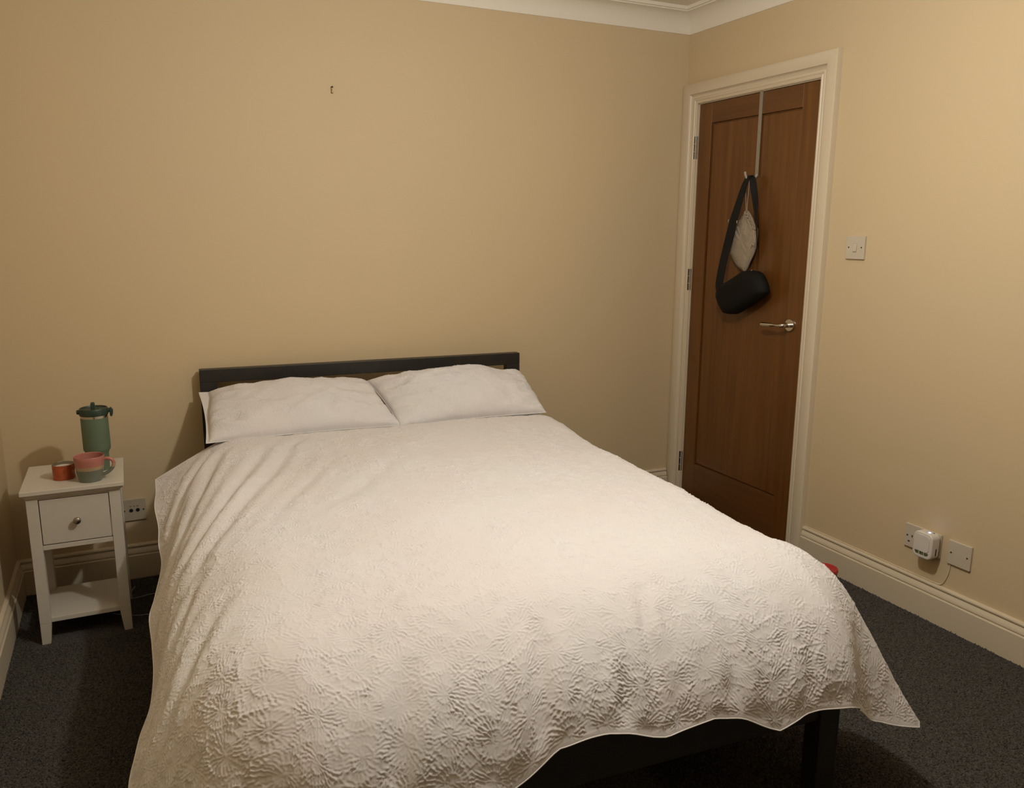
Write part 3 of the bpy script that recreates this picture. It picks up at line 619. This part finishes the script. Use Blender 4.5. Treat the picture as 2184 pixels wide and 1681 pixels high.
def ribbon(path, widths, nrm, t=0.0022):
    """flat webbing: path points, half widths, in-plane width directions"""
    p = np.array(path, float); m = MB(); rows = []
    for i in range(len(p)):
        w = np.array(widths[i], float); n = np.array(nrm[i], float); n /= np.linalg.norm(n)
        rows.append([p[i] - w - n * t / 2, p[i] + w - n * t / 2, p[i] + w + n * t / 2, p[i] - w + n * t / 2])
    m.grid(np.array(rows), close_v=True); k = len(p) - 1
    m.f.append((0, 1, 2, 3)); m.f.append((k * 4 + 3, k * 4 + 2, k * 4 + 1, k * 4)); return m
# front run of strap, wide
pa = [(-0.040, -0.511, 1.588), (-0.050, -0.500, 1.545), (-0.056, -0.470, 1.450), (-0.058, -0.447, 1.380), (-0.060, -0.405, 1.225), (-0.060, -0.384, 1.120), (-0.056, -0.378, 1.075)]
wi = [(0, 0.013, 0.002), (0, 0.017, 0.003), (0, 0.0215, 0.004), (0, 0.0232, 0.005), (0, 0.0240, 0.004), (0, 0.0240, 0.002), (0, 0.012, 0)]
pp = [(x, y - BY, z - BZ) for x, y, z in pa]
pp = spline(pp, 5); wi = spline(wi, 5)
ribbon(pp, wi, [(-1, 0, 0)] * len(pp)).build('strap_front', M['strap'], bag)
pa = [(-0.030, -0.528, 1.588), (-0.040, -0.548, 1.550), (-0.046, -0.571, 1.490), (-0.050, -0.588, 1.420), (-0.052, -0.601, 1.350), (-0.053, -0.612, 1.26), (-0.053, -0.620, 1.18)]
wi = [(-0.005, 0.012, 0), (-0.008, 0.012, 0), (-0.003, 0.014, 0), (0.006, 0.0150, 0), (0.011, 0.0150, 0), (0.0125, 0.0143, 0), (0.0127, 0.0143, 0)]
pp = spline([(x, y - BY, z - BZ) for x, y, z in pa], 5); wi = spline(wi, 5)
ribbon(pp, wi, [(-w_[1], w_[0], 0) for w_ in wi]).build('strap_back', M['strap'], bag)
# strap over the hook
pa = [(-0.041, -0.5115, 1.586), (-0.037, -0.515, 1.5925), (-0.031, -0.521, 1.5935), (-0.029, -0.5275, 1.587)]
ribbon(spline([(x, y - BY, z - BZ) for x, y, z in pa], 4), [(0.002, 0.013, 0.0)] * 13, [(-0.3, 0, 1)] * 13).build('strap_loop', M['strap'], bag)
for y, z in ((-0.424, 1.403), (-0.480, 1.398)):
    MB().box((-0.0615, y - 0.0025 - BY, z - 0.006 - BZ), (-0.0575, y + 0.0025 - BY, z + 0.006 - BZ)).build('slider_buckle', M['chrome'], bag, bevel=0.0008)
MB().lathe([(0, -0.004), (0.004, -0.003), (0.004, 0.003), (0, 0.004)], 12, axis='y', center=(-0.055, -0.592 - BY, 1.191 - BZ)).build('zip_pull', M['chrome'], bag)

pouch = thing('drawstring_pouch', 'small beige linen drawstring pouch hanging on the door behind the bag strap', 'pouch', (0, -0.50, 1.30))
QY, QZ = -0.50, 1.30
po = [(-0.500, 1.448), (-0.480, 1.425), (-0.452, 1.390), (-0.420, 1.350), (-0.385, 1.312), (-0.374, 1.296), (-0.400, 1.262), (-0.428, 1.236), (-0.479, 1.196), (-0.508, 1.182), (-0.522, 1.186), (-0.540, 1.218), (-0.566, 1.265), (-0.577, 1.310), (-0.580, 1.345), (-0.576, 1.372), (-0.556, 1.390), (-0.540, 1.416), (-0.517, 1.442)]
m = inflate(closed_spline([(y - QY + 0.010, z - QZ) for y, z in po], 4), 0.040, -0.019)
for i, (x, y, z) in enumerate(m.v):      # gathers near the drawn edge
    k = max(0, 1 - abs((y * -0.72 - z * 0.69 + 0.028) - 0.0) / 0.09)
    m.v[i] = (x + (0.0035 * math.sin(190 * (z - 1.1 * y)) if x < -0.021 else 0) * (0.35 + 0.65 * (1 if z > 0.03 else 0.2)), y, z)
m.build('pouch_body', M['pouch'], pouch)
gp = [(-0.036 - 0.004 * math.sin(i * 2.1), -0.505 - i * 0.0046 + 0.003 * math.sin(i * 1.7), 1.440 - i * 0.0052 + 0.003 * math.cos(i * 2.6)) for i in range(15)]
MB().tube(spline([(x, y - QY, z - QZ) for x, y, z in gp], 4), 0.0038, 8).build('gathered_edge', M['pouch'], pouch)
MB().tube(spline([(-0.036, -0.5035 - QY, 1.585 - QZ), (-0.036, -0.497 - QY, 1.545 - QZ), (-0.034, -0.500 - QY, 1.49 - QZ), (-0.030, -0.501 - QY, 1.445 - QZ)], 6), 0.0013, 6).build('cord', M['cord'], pouch)
MB().tube(spline([(-0.036, -0.508 - QY, 1.585 - QZ), (-0.036, -0.5165 - QY, 1.562 - QZ), (-0.034, -0.511 - QY, 1.49 - QZ), (-0.030, -0.506 - QY, 1.445 - QZ)], 6), 0.0013, 6).build('cord', M['cord'], pouch)
MB().tube(spline([(-0.036, -0.497 - QY, 1.552 - QZ), (-0.037, -0.489 - QY, 1.549 - QZ), (-0.037, -0.494 - QY, 1.543 - QZ)], 5), 0.002, 6).build('cord_knot', M['cord'], pouch)
MB().tube(spline([(-0.036, -0.566 - QY, 1.372 - QZ), (-0.042, -0.574 - QY, 1.345 - QZ), (-0.044, -0.583 - QY, 1.312 - QZ), (-0.044, -0.576 - QY, 1.299 - QZ), (-0.043, -0.566 - QY, 1.305 - QZ), (-0.042, -0.558 - QY, 1.290 - QZ)], 6), 0.0016, 6).build('cord_tail', M['cord'], pouch)

# ------------------------------------------------------------------ small things on wall and floor
pc = thing('picture_hook', 'tiny bare picture hook fixed high on the empty wall', 'hook', (-1.717, 0, 1.897))
MB().lathe([(0, 0.0), (0.0035, 0.0), (0.0035, -0.012), (0, -0.012)], 10, axis='y', center=(0, 0, 0.009)).build('nail', M['hole'], pc)
MB().tube(spline([(0, -0.001, 0.006), (0.0005, -0.010, 0.004), (0.001, -0.016, -0.003), (0.0, -0.013, -0.009), (0.0, -0.004, -0.010)], 5), 0.0032, 8).build('hook', M['old_screw'], pc)
MB().box((-0.003, 0.0, -0.014), (0.004, -0.0015, -0.009)).build('plug_hole', M['hole'], pc)

jar = thing('lidded_jar', 'dark jar with a red lid standing on the carpet behind the duvet', 'jar', (-0.185, -1.245, 0))
MB().lathe([(0, 0), (0.044, 0), (0.046, 0.004), (0.046, 0.084), (0.044, 0.088), (0, 0.088)], 36).build('jar_body', M['dark_jar'], jar)
MB().lathe([(0, 0.088), (0.048, 0.088), (0.0485, 0.090), (0.0485, 0.0985), (0.0465, 0.1015), (0.042, 0.1005), (0.039, 0.0985), (0, 0.0985)], 36).build('lid', M['red_lid'], jar)

wp = spline([(-2.575, -0.115, 0.0085), (-2.583, -0.142, 0.0085), (-2.592, -0.185, 0.0085), (-2.588, -0.222, 0.0085), (-2.55, -0.220, 0.0085), (-2.516, -0.214, 0.0085), (-2.45, -0.24, 0.0085), (-2.43, -0.31, 0.0085), (-2.47, -0.37, 0.0085), (-2.538, -0.386, 0.0085), (-2.588, -0.372, 0.0085), (-2.65, -0.33, 0.0085)], 8)
tag(MB().tube(wp, 0.0013, 6).build('charging_cable', M['white_cable']), 'thin white cable trailing on the carpet between bedside table and bed', 'cable')
